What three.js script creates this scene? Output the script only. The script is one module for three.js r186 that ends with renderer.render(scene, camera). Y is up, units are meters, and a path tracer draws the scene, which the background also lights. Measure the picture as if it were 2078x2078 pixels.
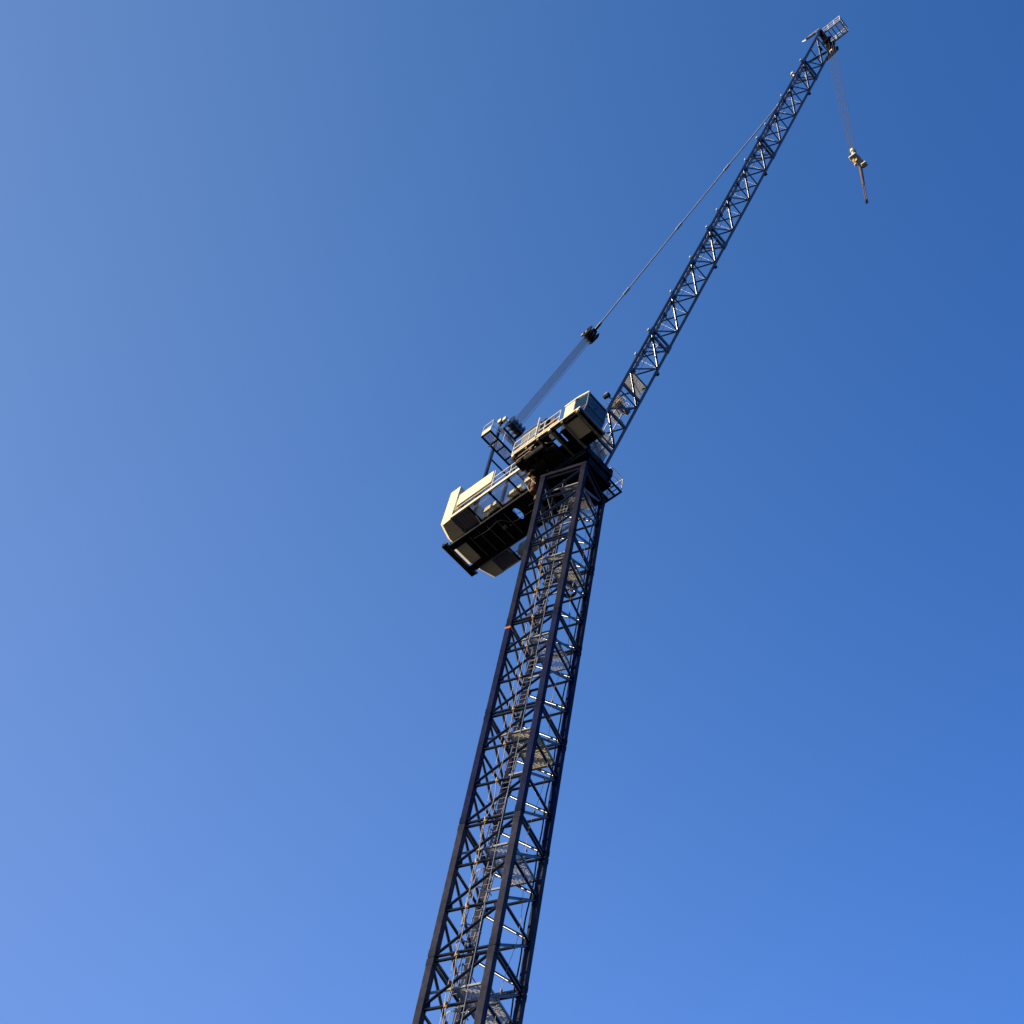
import * as THREE from 'three';
import { mergeGeometries } from 'three/addons/utils/BufferGeometryUtils.js';
import { RoundedBoxGeometry } from 'three/addons/geometries/RoundedBoxGeometry.js';

// ------------------------------------------------------------------ camera, sky, sun, exposure
const W = 1024, H = 1024;
const EXPOSURE = 2.1;                         // the photograph is exposed for the sky
const MAST_TOP = 56.264;                       // height of the uppermost mast node
const scene = new THREE.Scene();
const camera = new THREE.PerspectiveCamera(2 * Math.atan(1039 / 2900) * 180 / Math.PI, W / H, 0.5, 6000);
camera.position.set(-2.4212, 1.7, 34.4942);
camera.rotation.order = 'YXZ';
camera.rotation.set(0.98178, 0, 0.25248);      // looking steeply up, camera rolled
camera.updateMatrixWorld(true);
scene.add(camera);

const SUN = new THREE.Vector3(-0.966, 0.150, -0.207).normalize();
function skyColour(d) {                        // clear air: paler towards the sun and the horizon
  const e0 = Math.max(d.y, 0), e = e0 > 0.55 ? e0 : 0.55 + (e0 - 0.55) * 0.3, g = d.dot(SUN);
  return [[-0.7493, -2.5969, -0.7921, 2.8793], [-0.2131, -1.878, -0.8385, 1.9748], [0.7004, -1.6478, -0.8158, 1.304]]
    .map(([c, ce, cg, ceg]) => Math.exp(c + ce * e + Math.max(cg + ceg * e, -0.1) * g) / EXPOSURE);
}
{
  const w = 512, h = 256, data = new Float32Array(w * h * 4), d = new THREE.Vector3();
  for (let j = 0; j < h; j++) for (let i = 0; i < w; i++) {
    const th = ((j + 0.5) / h - 0.5) * Math.PI, ph = ((i + 0.5) / w - 0.5) * 2 * Math.PI;
    d.set(Math.cos(th) * Math.cos(ph), Math.sin(th), Math.cos(th) * Math.sin(ph));
    const c = skyColour(d);
    data.set([c[0], c[1], c[2], 1], (j * w + i) * 4);
  }
  const sky = new THREE.DataTexture(data, w, h, THREE.RGBAFormat, THREE.FloatType);
  sky.mapping = THREE.EquirectangularReflectionMapping;
  sky.magFilter = sky.minFilter = THREE.LinearFilter;
  sky.needsUpdate = true;
  scene.background = sky;
  scene.environment = sky;
}
const sun = new THREE.DirectionalLight(new THREE.Color().setRGB(1, 0.86, 0.64), 5);
sun.position.copy(SUN).multiplyScalar(200).add(new THREE.Vector3(0, 60, 0));
sun.target.position.set(0, 60, 0);
sun.castShadow = true;
sun.shadow.mapSize.set(4096, 4096);
Object.assign(sun.shadow.camera, { left: -60, right: 60, top: 60, bottom: -60, near: 1, far: 500 });
scene.add(sun, sun.target);

const renderer = new THREE.WebGLRenderer({ antialias: true });
renderer.setSize(W, H);
renderer.toneMapping = THREE.LinearToneMapping;
renderer.toneMappingExposure = EXPOSURE;
renderer.shadowMap.enabled = true;

// ------------------------------------------------------------------ helpers
let seed = 7;
const rnd = () => { seed = (seed * 1664525 + 1013904223) >>> 0; return seed / 4294967296; };
const V = (x, y, z) => new THREE.Vector3(x, y, z);
const used = {};
function numbered(n) { const k = used[n] = (used[n] ?? -1) + 1; return k ? `${n}_${String(k).padStart(3, '0')}` : n; }

function tile(size, fn) {                      // periodic greyscale / colour tile
  const d = new Uint8Array(size * size * 4);
  for (let y = 0; y < size; y++) for (let x = 0; x < size; x++) {
    const c = fn(x / size, y / size);
    d.set([c[0] * 255, c[1] * 255, c[2] * 255, 255], (y * size + x) * 4);
  }
  const t = new THREE.DataTexture(d, size, size);
  t.wrapS = t.wrapT = THREE.RepeatWrapping; t.magFilter = THREE.LinearFilter; t.minFilter = THREE.LinearMipmapLinearFilter;
  t.generateMipmaps = true; t.needsUpdate = true;
  return t;
}
function lattice(n) { const a = new Float32Array(n * n); for (let i = 0; i < a.length; i++) a[i] = rnd(); 
  return (u, v) => { u *= n; v *= n; const i = Math.floor(u), j = Math.floor(v), f = u - i, g = v - j, s = f * f * (3 - 2 * f), t = g * g * (3 - 2 * g), q = (a_, b_) => a[((b_ % n + n) % n) * n + (a_ % n + n) % n];
    return (q(i, j) * (1 - s) + q(i + 1, j) * s) * (1 - t) + (q(i, j + 1) * (1 - s) + q(i + 1, j + 1) * s) * t; }; }
const n4 = lattice(4), n9 = lattice(9), n21 = lattice(21), n57 = lattice(57);
const cl = (x) => Math.max(0, Math.min(1, x));
const fbm = (u, v) => n4(u, v) * 0.4 + n9(u, v) * 0.3 + n21(u, v) * 0.2 + n57(u, v) * 0.1;
function paintMap(amount, rust, rustRGB = [0.42, 0.2, 0.1]) {           // mottled coat with small chips
  const t = tile(256, (u, v) => {
    const f = fbm(u, v), chip = cl((n21(v, u) * 0.55 + n57(u, v) * 0.45 - (1 - rust)) * 14), k = 1 - amount * (1 - f);
    return [k * (1 - chip) + rustRGB[0] * chip, k * (1 - chip) + rustRGB[1] * chip, k * (1 - chip) + rustRGB[2] * chip];
  });
  t.colorSpace = THREE.SRGBColorSpace; t.repeat.set(0.55, 0.55);
  return t;
}
function roughMap(lo, hi) { const t = tile(256, (u, v) => { const r = lo + (hi - lo) * cl((fbm(u, v) - 0.25) * 2); return [1, r, 0]; }); t.repeat.set(0.7, 0.7); return t; }
const streaks = paintMap(0.5, 0.09, [0.5, 0.34, 0.24]), worn = paintMap(0.55, 0.1), clean = paintMap(0.12, 0.0), grimy = paintMap(0.5, 0.16, [0.3, 0.22, 0.15]);
const rSatin = roughMap(0.35, 0.62), rGloss = roughMap(0.25, 0.3), rDull = roughMap(0.5, 0.85);
const mat = (r, g, b, o = {}) => new THREE.MeshPhysicalMaterial({ color: new THREE.Color().setRGB(r, g, b), roughness: 1, metalness: 0, ...o });
const M = {
  leg: mat(0.031, 0.032, 0.056, { map: streaks, roughnessMap: rDull, specularIntensity: 0.12 }),
  legNavy: mat(0.018, 0.025, 0.075, { map: streaks, roughnessMap: rDull, specularIntensity: 0.12 }),
  rail: mat(0.72, 0.7, 0.62, { map: clean, roughnessMap: rSatin }),
  legFaded: mat(0.06, 0.062, 0.088, { map: streaks, roughnessMap: rDull, specularIntensity: 0.12 }),
  tube: mat(0.01, 0.011, 0.018, { map: worn, roughnessMap: rGloss, ior: 1.65 }),
  jibTube: mat(0.008, 0.011, 0.026, { map: worn, roughnessMap: rGloss, ior: 1.65 }),
  dark: mat(0.008, 0.008, 0.009, { map: grimy, roughnessMap: rDull, specularIntensity: 0.3 }),
  black: mat(0.004, 0.004, 0.005, { roughnessMap: rDull, specularIntensity: 0.2 }),
  cream: mat(0.8, 0.69, 0.44, { map: clean, roughnessMap: rSatin }),
  creamDirty: mat(0.5, 0.43, 0.29, { map: grimy, roughnessMap: rSatin }),
  zinc: mat(0.42, 0.42, 0.4, { map: clean, roughnessMap: rSatin, metalness: 0.15 }),
  grate: mat(0.58, 0.56, 0.5, { map: clean, roughnessMap: rSatin, metalness: 0.15 }),
  ladder: mat(0.3, 0.3, 0.29, { map: clean, roughnessMap: rSatin, metalness: 0.1 }),
  greyPaint: mat(0.16, 0.16, 0.17, { map: clean, roughnessMap: rDull }),
  rust: mat(0.2, 0.085, 0.03, { map: grimy, roughnessMap: rDull }),
  brown: mat(0.16, 0.085, 0.05, { map: grimy, roughnessMap: rDull }),
  rope: mat(0.055, 0.06, 0.075, { roughnessMap: rDull }),
  ropeLight: mat(0.3, 0.3, 0.3, { roughnessMap: rSatin }),
  yellow: mat(0.42, 0.26, 0.09, { roughnessMap: rDull }),
  orange: mat(0.62, 0.16, 0.03, { roughnessMap: rDull }),
  orangeWorn: mat(0.6, 0.15, 0.035, { map: clean, roughnessMap: rDull }),
  red: mat(0.55, 0.03, 0.02, { roughnessMap: rGloss }),
  white: mat(0.8, 0.77, 0.68, { roughnessMap: rSatin }),
  concrete: mat(0.34, 0.32, 0.29, { map: grimy, roughnessMap: rDull }),
  ground: mat(0.022, 0.012, 0.003, { map: grimy, roughnessMap: rDull }),
  glass: new THREE.MeshPhysicalMaterial({ color: new THREE.Color().setRGB(0.12, 0.38, 0.27), roughness: 0.03, metalness: 0, transmission: 1, thickness: 0, ior: 1.5 }),
  lens: new THREE.MeshPhysicalMaterial({ color: new THREE.Color().setRGB(0.9, 0.9, 0.9), roughness: 0.05, transmission: 1, thickness: 0, ior: 1.5 }),
};

class Mk {                                     // collects shapes, becomes one named mesh
  constructor() { this.g = []; }
  add(g) { this.g.push(g.index ? g.toNonIndexed() : g); return this; }
  box(x, y, z, sx, sy, sz, r = 0) { const g = r ? new RoundedBoxGeometry(sx, sy, sz, 1, r) : new THREE.BoxGeometry(sx, sy, sz); g.translate(x, y, z); return this.add(g); }
  span(x0, x1, y0, y1, z0, z1, r = 0) { return this.box((x0 + x1) / 2, (y0 + y1) / 2, (z0 + z1) / 2, Math.abs(x1 - x0), Math.abs(y1 - y0), Math.abs(z1 - z0), r); }
  tube(p, q, r, seg = 10, r2 = r) { const d = q.clone().sub(p), L = d.length(), g = new THREE.CylinderGeometry(r2, r, L, seg); g.translate(0, L / 2, 0); g.applyQuaternion(new THREE.Quaternion().setFromUnitVectors(V(0, 1, 0), d.normalize())); g.translate(p.x, p.y, p.z); return this.add(g); }
  beam(p, q, w, h, up = V(0, 1, 0), r = 0) {   // box section from p to q, h measured towards up
    const d = q.clone().sub(p), L = d.length(); d.normalize();
    const s = new THREE.Vector3().crossVectors(d, up).normalize(), u = new THREE.Vector3().crossVectors(s, d);
    const g = r ? new RoundedBoxGeometry(w, h, L, 1, r) : new THREE.BoxGeometry(w, h, L);
    g.applyMatrix4(new THREE.Matrix4().makeBasis(s, u, d.clone().negate())); 
    g.translate((p.x + q.x) / 2, (p.y + q.y) / 2, (p.z + q.z) / 2); return this.add(g);
  }
  cyl(x, y, z, r, len, axis = 'y', seg = 24, r2 = r) { const g = new THREE.CylinderGeometry(r2, r, len, seg); if (axis === 'z') g.rotateX(Math.PI / 2); if (axis === 'x') g.rotateZ(Math.PI / 2); g.translate(x, y, z); return this.add(g); }
  curve(pts, r, seg = 24, rs = 6) { return this.add(new THREE.TubeGeometry(new THREE.CatmullRomCurve3(pts), seg, r, rs)); }
  prism(pts, depth, place) { const s = new THREE.Shape(pts.map(([a, b]) => new THREE.Vector2(a, b))); const g = new THREE.ExtrudeGeometry(s, { depth, bevelEnabled: false }); place(g); return this.add(g); }
  torus(x, y, z, R, r, axis = 'z', seg = 28) { const g = new THREE.TorusGeometry(R, r, 8, seg); if (axis === 'y') g.rotateX(Math.PI / 2); if (axis === 'x') g.rotateY(Math.PI / 2); g.translate(x, y, z); return this.add(g); }
  mesh(name, material, parent, stuff = false) {
    const gs = this.g.map((g) => { for (const k of Object.keys(g.attributes)) if (k !== 'position' && k !== 'normal') g.deleteAttribute(k); g.morphAttributes = {}; return g; });
    const g = mergeGeometries(gs), p = g.attributes.position, uv = new Float32Array(p.count * 2), a = V(), b = V(), c = V();
    const ou = rnd() * 9, ov = rnd() * 9;
    for (let i = 0; i < p.count; i += 3) {     // uv in metres, by the way each face looks
      a.fromBufferAttribute(p, i); b.fromBufferAttribute(p, i + 1).sub(a); c.fromBufferAttribute(p, i + 2).sub(a);
      const n = b.cross(c), x = Math.abs(n.x), y = Math.abs(n.y), z = Math.abs(n.z);
      for (let k = i; k < i + 3; k++) {
        const px = p.getX(k), py = p.getY(k), pz = p.getZ(k);
        const [s, t] = y >= x && y >= z ? [px, pz] : x >= z ? [pz, py] : [px, py];
        uv[2 * k] = s + ou; uv[2 * k + 1] = t + ov;
      }
    }
    g.setAttribute('uv', new THREE.BufferAttribute(uv, 2));
    const o = put(new THREE.Mesh(g, material), name, parent); if (stuff) o.userData.kind = 'stuff'; return o;
  }
}
const mk = () => new Mk();
function put(m, name, parent) { m.name = name; m.castShadow = m.receiveShadow = true; parent.add(m); return m; }
function tag(o, label, category, extra = {}) { o.userData = { label, category, ...extra }; return o; }
function part(name, parent, place) { const o = new THREE.Group(); o.name = name; if (place) place(o); parent.add(o); return o; }
function handrail(m, pts, h = 1.05, step = 1.2, r = 0.024, closed = false) {    // posts, top rail, knee rail
  for (let i = 0; i + 1 < pts.length; i++) {
    const p = pts[i], q = pts[i + 1], n = Math.max(1, Math.round(p.distanceTo(q) / step));
    for (let k = i ? 1 : 0; k <= n; k++) { const b = p.clone().lerp(q, k / n); m.tube(b, b.clone().add(V(0, h, 0)), r, 8); }
    for (const f of [0.5, 1]) m.tube(p.clone().add(V(0, h * f, 0)), q.clone().add(V(0, h * f, 0)), r, 8);
  }
  return m;
}
function grating(m, x0, x1, z0, z1, y, along = 'x', pitch = 0.05) {            // bearing bars and cross rods
  const t = 0.007, hgt = 0.038, L = along === 'x' ? [z0, z1] : [x0, x1], K = along === 'x' ? [x0, x1] : [z0, z1];
  for (let a = L[0]; a <= L[1] + 1e-6; a += pitch) along === 'x' ? m.box((x0 + x1) / 2, y, a, x1 - x0, hgt, t) : m.box(a, y, (z0 + z1) / 2, t, hgt, z1 - z0);
  for (let b = K[0] + 0.06; b < K[1]; b += 0.12) along === 'x' ? m.box(b, y + 0.01, (z0 + z1) / 2, 0.008, 0.008, z1 - z0) : m.box((x0 + x1) / 2, y + 0.01, b, x1 - x0, 0.008, 0.008);
  return m;
}

// ------------------------------------------------------------------ ground
{
  const g = new THREE.PlaneGeometry(6000, 6000); g.rotateX(-Math.PI / 2);
  const uv = g.attributes.uv; for (let i = 0; i < uv.count; i++) uv.setXY(i, uv.getX(i) * 600, uv.getY(i) * 600);
  const m = put(new THREE.Mesh(g, M.ground), 'ground', scene); m.userData = { kind: 'structure' };
}

// ------------------------------------------------------------------ the crane
const crane = new THREE.Group(); crane.name = 'tower_crane'; scene.add(crane);
tag(crane, 'dark navy luffing tower crane with cream cab, cream counterweight and steeply raised lattice jib', 'tower crane');
const MAST_TURN = -0.63842, DECK_TURN = -54.2 * Math.PI / 180;
const PANEL = 1.8095, SECTION = 3 * PANEL;
const upper = (name) => part(name, crane, (o) => { o.position.set(0, MAST_TOP, 0); o.rotation.y = DECK_TURN; });
{ // footing under the mast
  const f = part('footing', crane, (o) => { o.rotation.y = MAST_TURN; });
  mk().box(0, 0.6, 0, 6, 1.2, 6, 0.05).mesh('concrete_base', M.concrete, f);
  for (const x of [-1, 1]) for (const z of [-1, 1]) mk().box(x, (1.2 + MAST_TOP - 10 * SECTION) / 2 + 0.3, z, 0.4, MAST_TOP - 10 * SECTION - 0.62, 0.4, 0.02).mesh('anchor_stub', M.leg, f);
}

// ---- mast section: origin at its upper joint, reaching down three panels
function mastSection() {
  const s = new THREE.Group(); s.name = 'mast_section';
  const Lb = SECTION;
  const legG = mk().box(0, -Lb / 2, 0, 0.235, Lb - 0.012, 0.235, 0.018).mesh('leg', M.leg, s); legG.position.set(-1, 0, 1);
  for (const [x, z] of [[1, 1], [1, -1], [-1, -1]]) { const c = legG.clone(); c.position.set(x, 0, z); s.add(c); }
  const col = mk().box(0, 0, 0, 0.25, 0.24, 0.25, 0.012); for (const t of [-0.07, 0.07]) col.cyl(0, t, 0, 0.03, 0.3, 'x', 10);
  const colM = col.mesh('joint_collar', M.leg, s); s.remove(colM);
  for (const x of [-1, 1]) for (const z of [-1, 1]) for (const y of [-0.17, -Lb + 0.17]) { const c = colM.clone(); c.position.set(x, y, z); s.add(c); }
  // one face: left leg at x=-1, right leg at x=+1 seen from outside, then turned round the mast
  const e = 0.115, hb = mk().tube(V(-1 + e, 0, 0), V(1 - e, 0, 0), 0.052, 12).mesh('horizontal_brace', M.tube, s);
  const lo = V(-1 + e, -PANEL + 0.2, 0), hi = V(1 - e, -0.2, 0);
  const db = mk().tube(lo, hi, 0.05, 12).mesh('diagonal_brace', M.tube, s);
  const gl = mk().prism([[-0.9, -0.18], [-0.7, -0.1], [-0.74, 0.12], [-0.9, 0.2]], 0.016, (g) => g.translate(0, 0, -0.008)).mesh('gusset_plate', M.leg, s);
  const gq = mk().prism([[0.9, -0.2], [0.74, -0.12], [0.7, 0.12], [0.9, 0.18]], 0.016, (g) => g.translate(0, 0, -0.008)).mesh('gusset_plate', M.leg, s);
  s.remove(hb, db, gl, gq);
  for (let f = 0; f < 4; f++) {
    const turn = f * Math.PI / 2, ox = Math.sin(turn), oz = Math.cos(turn);
    const setAt = (m, y) => { const c = m.clone(); c.rotation.y = turn; c.position.set(ox, y, oz); s.add(c); };
    for (const y of [-0.09, -PANEL, -2 * PANEL, -Lb + 0.09]) setAt(hb, y);
    for (let k = 0; k < 3; k++) setAt(db, -k * PANEL);
    for (const k of [1, 2]) { setAt(gl, -k * PANEL + 0.12); setAt(gq, -k * PANEL - 0.1); }
  }
  // resting platform with its lit front edge, and the raking ladder that leads down from it
  const yp = -0.62 * PANEL;
  grating(mk(), -0.1, 0.9, -0.88, 0.86, yp, 'x', 0.055).mesh('platform_grating', M.grate, s, true);
  const fr = mk();
  fr.beam(V(-0.9, yp, 0.88), V(0.9, yp, 0.88), 0.05, 0.07); fr.beam(V(-0.1, yp, -0.9), V(-0.1, yp, 0.85), 0.05, 0.07); fr.beam(V(0.9, yp - 0.005, -0.9), V(0.9, yp - 0.005, 0.85), 0.05, 0.07); fr.beam(V(-0.9, yp, -0.9), V(0.87, yp, -0.9), 0.05, 0.07);
  fr.beam(V(-0.07, yp - 0.03, 0), V(0.87, yp - 0.03, 0), 0.05, 0.05);
  fr.mesh('platform_frame', M.zinc, s);
  const gr = mk();
  gr.tube(V(-0.9, yp + 1.0, -0.5), V(-0.1, yp + 1.0, -0.5), 0.018, 8).tube(V(-0.9, yp + 0.55, -0.5), V(-0.1, yp + 0.55, -0.5), 0.018, 8).tube(V(-0.1, yp, -0.5), V(-0.1, yp + 1, -0.5), 0.018, 8).tube(V(-0.1, yp, 0.75), V(-0.1, yp + 1, 0.75), 0.018, 8).tube(V(-0.1, yp + 1, -0.5), V(-0.1, yp + 1, 0.75), 0.018, 8);
  gr.mesh('guard_rail', M.ladder, s);
  const la = mk(), top = V(-0.4, yp + 0.9, -0.27), bot = V(-0.4, yp - Lb + 0.05, 0.32);
  for (const dx of [-0.17, 0.17]) la.beam(V(top.x + dx, top.y, top.z), V(bot.x + dx, bot.y, bot.z), 0.022, 0.05, V(0, 0, 1));
  const nR = 22; for (let i = 1; i < nR; i++) { const p = top.clone().lerp(bot, i / nR); la.tube(V(p.x - 0.17, p.y, p.z), V(p.x + 0.17, p.y, p.z), 0.014, 6); }
  la.mesh('ladder', M.ladder, s);
  const cg = mk(), ring = (t) => { const p = top.clone().lerp(bot, t), pts = []; for (let a = 0; a <= 12; a++) { const th = Math.PI * (a / 12); pts.push(V(p.x - 0.33 * Math.cos(th), p.y, p.z + 0.06 + 0.5 * Math.sin(th))); } return pts; };
  const ts = [0.2, 0.33, 0.46, 0.59, 0.7];
  for (const t of ts) { const pts = ring(t); for (let a = 0; a < 12; a++) cg.beam(pts[a], pts[a + 1], 0.008, 0.05); }
  for (const a of [2, 6, 10]) cg.beam(ring(ts[0])[a], ring(ts[4])[a], 0.03, 0.008, V(0, 0, 1));
  cg.mesh('ladder_cage', M.ladder, s);
  // black hose strapped inside the far leg
  mk().curve([V(0.84, 0, -0.8), V(0.86, -1.4, -0.84), V(0.82, -2.9, -0.78), V(0.86, -4.2, -0.82), V(0.84, -Lb, -0.8)], 0.03, 20).mesh('hose', M.black, s);
  return s;
}
const sec0 = mastSection();                     // pattern, only its copies stand in the scene
for (let k = 0; k < 10; k++) {
  const s = sec0.clone();
  s.position.set(0, MAST_TOP - k * SECTION, 0); s.rotation.y = MAST_TURN;
  if (k) s.name = `mast_section_${String(k).padStart(3, '0')}`;
  if (k === 0 || k === 2 || k === 3) s.remove(s.children.find((c) => c.name === 'ladder_cage'));
  const coat = k === 3 ? M.legNavy : k > 3 ? M.legFaded : k === 2 ? M.legNavy : M.leg;    // sections of different age
  s.traverse((c) => { if (c.name === 'leg' || c.name === 'joint_collar') c.material = coat; });
  if (k === 1 || k === 3) {                       // these two landings have deep cream bars
    const old = s.children.find((c) => c.name === 'platform_grating'); s.remove(old);
    const y = -0.62 * PANEL, m = mk(); for (let z = -0.86; z < 0.87; z += 0.06) m.box(0.4, y, z, 1.0, 0.062, 0.012);
    for (let x = -0.05; x < 0.9; x += 0.23) m.box(x, y - 0.02, 0, 0.012, 0.02, 1.72);
    m.mesh('platform_grating', M.cream, s, true);
  }
  crane.add(s);
}
{ // orange sleeve on one leg of the third section
  const s = part('leg_sleeve', crane, (o) => { o.position.set(0, MAST_TOP, 0); o.rotation.y = MAST_TURN; });
  mk().box(-1, -6.13 * PANEL, 1, 0.244, 0.36, 0.244, 0.01).mesh('band', M.orangeWorn, s);
}

// ---- slewing gear between mast and deck
{
  const g = upper('slewing_gear');
  mk().cyl(0, 0.42, 0, 0.98, 0.62, 'y', 48).mesh('slewing_ring', M.black, g);
  const bolts = mk(); for (let i = 0; i < 36; i++) { const a = i / 36 * Math.PI * 2; bolts.cyl(1.06 * Math.cos(a), 0.45, 1.06 * Math.sin(a), 0.022, 0.2, 'y', 8); }
  bolts.mesh('bolt_circle', M.dark, g, true);
  const fr = part('mast_head_frame', crane, (o) => { o.position.set(0, MAST_TOP, 0); o.rotation.y = MAST_TURN; });
  for (const z of [-1, 1]) { mk().span(-1.13, 1.13, -0.02, 0.2, z - 0.13, z + 0.13, 0.012).mesh('head_beam', M.leg, fr); mk().span(z - 0.13, z + 0.13, -0.021, 0.199, -0.87, 0.87, 0.012).mesh('head_beam', M.leg, fr); }
  mk().span(-0.86, 0.86, 0.05, 0.14, -0.86, 0.86).mesh('head_plate', M.black, fr);
  const mot = (x, z, m) => { mk().cyl(x, 0.25, z, 0.19, 0.6, 'y', 20).cyl(x, -0.2, z, 0.15, 0.35, 'y', 20).cyl(x, 0.6, z, 0.24, 0.14, 'y', 20).mesh('slewing_motor', m, g); };
  mot(-1.35, 1.15, M.rust); mot(-1.5, 0.72, M.brown); 
  const hs = mk();
  hs.curve([V(-1.5, 0.7, 1.25), V(-1.62, 0.2, 1.3), V(-1.55, -0.05, 1.1), V(-1.35, -0.1, 1.0)], 0.028, 20).curve([V(-1.2, 0.9, 1.4), V(-1.25, 0.3, 1.5), V(-1.1, 0, 1.3)], 0.022, 20).tube(V(-1.75, 0.62, 1.2), V(-1.58, 0.66, 1.05), 0.035, 8).tube(V(-1.55, 0.1, 1.0), V(-1.35, -0.15, 0.7), 0.03, 8);
  hs.mesh('hydraulic_pipe', M.creamDirty, g);
}

// ---- counter deck: girders, belly plates, right and left walkways
{
  const d = upper('counter_deck');
  for (const z of [-0.78, 0.78]) mk().span(-7.2, 1.5, 0.8, 1.38, z - 0.1, z + 0.1, 0.012).span(-7.2, -6.4, 0.81, 0.84, z > 0 ? 0.57 : -0.68, z > 0 ? 0.68 : -0.57).mesh('girder', M.dark, d);
  const belly = (x0, x1, z0, z1) => mk().span(x0, x1, 0.815, 0.83, z0, z1).mesh('belly_plate', M.black, d);
  belly(-6.38, -3.75, -0.68, 0.68); belly(-2.75, 1.45, -0.68, 0.68);
  { const s = new THREE.Shape(); s.moveTo(-3.75, -0.68); s.lineTo(-2.75, -0.68); s.lineTo(-2.75, 0.68); s.lineTo(-3.75, 0.68); s.closePath();
    const h = new THREE.Path(); h.absellipse(-3.27, 0.25, 0.18, 0.34, 0, Math.PI * 2, true); s.holes.push(h);
    const g = new THREE.ExtrudeGeometry(s, { depth: 0.015, bevelEnabled: false, curveSegments: 24 }); g.rotateX(Math.PI / 2); g.translate(0, 0.831, 0);
    mk().add(g).mesh('belly_plate', M.black, d); }
  const sp = mk(); for (const [a, b] of [[-3.5, 0.25], [-3.02, 0.25]]) sp.tube(V(a, 0.86, -0.17), V(b > 0 ? a + 0.2 : a, 0.86, 0.67), 0.016, 6); sp.tube(V(-3.5, 0.86, 0.3), V(-3.03, 0.86, 0.2), 0.016, 6);
  sp.mesh('manhole_guard', M.dark, d);
  for (const x of [-6.3, -4.8, -3.7, -2.6, -1.2, 1.4]) mk().span(x - 0.07, x + 0.07, 0.84, 1.3, -0.68, 0.68).mesh('cross_girder', M.dark, d);
  mk().span(-7.47, -7.24, 0.72, 0.98, -1.06, 1.1, 0.015).mesh('rear_beam', M.dark, d);
  const rim = mk(); for (const z of [-1.02, 1.06]) rim.box(-7.17, 0.78, z, 0.16, 0.06, 0.14, 0.01); rim.mesh('beam_end_cap', M.greyPaint, d);
  const st = mk(); for (let x = -6.0; x < -3.8; x += 0.55) st.span(x - 0.012, x + 0.012, 0.755, 0.8149, -0.67, 0.67); for (const z of [-0.25, 0.3]) st.span(-2.6, 1.3, 0.765, 0.8149, z - 0.02, z + 0.02);
  st.mesh('stiffener', M.greyPaint, d, true);
  const pu = mk(); pu.curve([V(-5.9, 0.77, 0.5), V(-5.0, 0.76, 0.46), V(-4.2, 0.77, 0.52), V(-3.8, 0.78, 0.1), V(-2.6, 0.77, 0.0)], 0.018, 40).box(-4.25, 0.75, 0.1, 0.24, 0.09, 0.16, 0.02).box(-3.95, 0.76, 0.02, 0.08, 0.07, 0.08, 0.02).cyl(-2.45, 0.76, -0.25, 0.07, 0.08, 'y', 14);
  pu.mesh('pipe_run', M.creamDirty, d, true);
  for (const z of [-0.895, 0.895]) mk().span(-7.15, 1.4, 0.79, 0.815, z - 0.03, z + 0.03).mesh('girder_flange', M.greyPaint, d);
  // deck machinery seen from below and behind
  mk().cyl(-4.9, 1.95, 0, 0.48, 1.1, 'z', 28).cyl(-4.9, 1.95, 0.58, 0.62, 0.06, 'z', 28).cyl(-4.9, 1.95, -0.58, 0.62, 0.06, 'z', 28).span(-5.4, -4.4, 1.38, 1.6, -0.66, 0.66).mesh('luffing_winch', M.dark, d);
  mk().span(-2.4, -1.4, 1.38, 2.3, -0.6, 0.6, 0.03).mesh('power_pack', M.greyPaint, d);
  for (const [x0, x1, z0, z1, y1] of [[-4.75, -3.95, 0.92, 1.16, 1.55], [-3.3, -2.4, 0.92, 1.14, 1.5], [-2.15, -1.6, 0.92, 1.2, 1.6]]) mk().span(x0, x1, 1.22, y1, z0, z1, 0.02).mesh('switch_box', M.cream, d);
  for (const side of [1, -1]) {
    const xa = -6.24, xb = side > 0 ? -1.25 : -1.6, zo = side * 1.88, zi = side * 0.9;
    grating(mk(), xa + 1.1, xb, Math.min(zo, zi) + 0.04, Math.max(zo, zi) - 0.04, 1.17, 'x', 0.055).mesh('walkway_grating', M.grate, d, true);
    mk().span(xa, xb, 1.1, 1.22, zo - 0.04, zo + 0.04, 0.008).mesh('edge_beam', M.cream, d);
    mk().span(xa, xb, 1.25, 1.37, zo - 0.012, zo + 0.012).mesh('toe_board', M.cream, d);
    const rb = mk(); for (let i = 0; i < 5; i++) rb.span(xa + 0.05 + i * 0.21, xa + 0.235 + i * 0.21, 1.1, 1.19, Math.min(zo, zi) + 0.045, Math.max(zo, zi) - 0.045);
    rb.mesh('walkway_plank', M.greyPaint, d);
    for (const x of [-5.1, -3.75, -2.55, -1.4]) {
      mk().span(x - 0.04, x + 0.04, 1.08, 1.15, Math.min(zo, zi), Math.max(zo, zi)).mesh('outrigger', M.dark, d);
      mk().beam(V(x, 1.06, side * 1.3), V(x, 0.9, side * 0.9), 0.05, 0.06).mesh('strut', M.creamDirty, d);
    }
    const hr = mk();
    if (side > 0) { handrail(hr, [V(-3.62, 1.2, zo), V(-1.3, 1.2, zo)]); hr.tube(V(-6.1, 1.75, zo), V(-3.6, 1.75, zo), 0.024, 8); hr.tube(V(-3.62, 1.3, zo), V(-3.62, 2.9, zo), 0.03, 8); }
    else handrail(hr, [V(-5.9, 1.2, zo), V(-2.0, 1.2, zo)]);
    hr.mesh('handrail', M.rail, d);
  }
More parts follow.
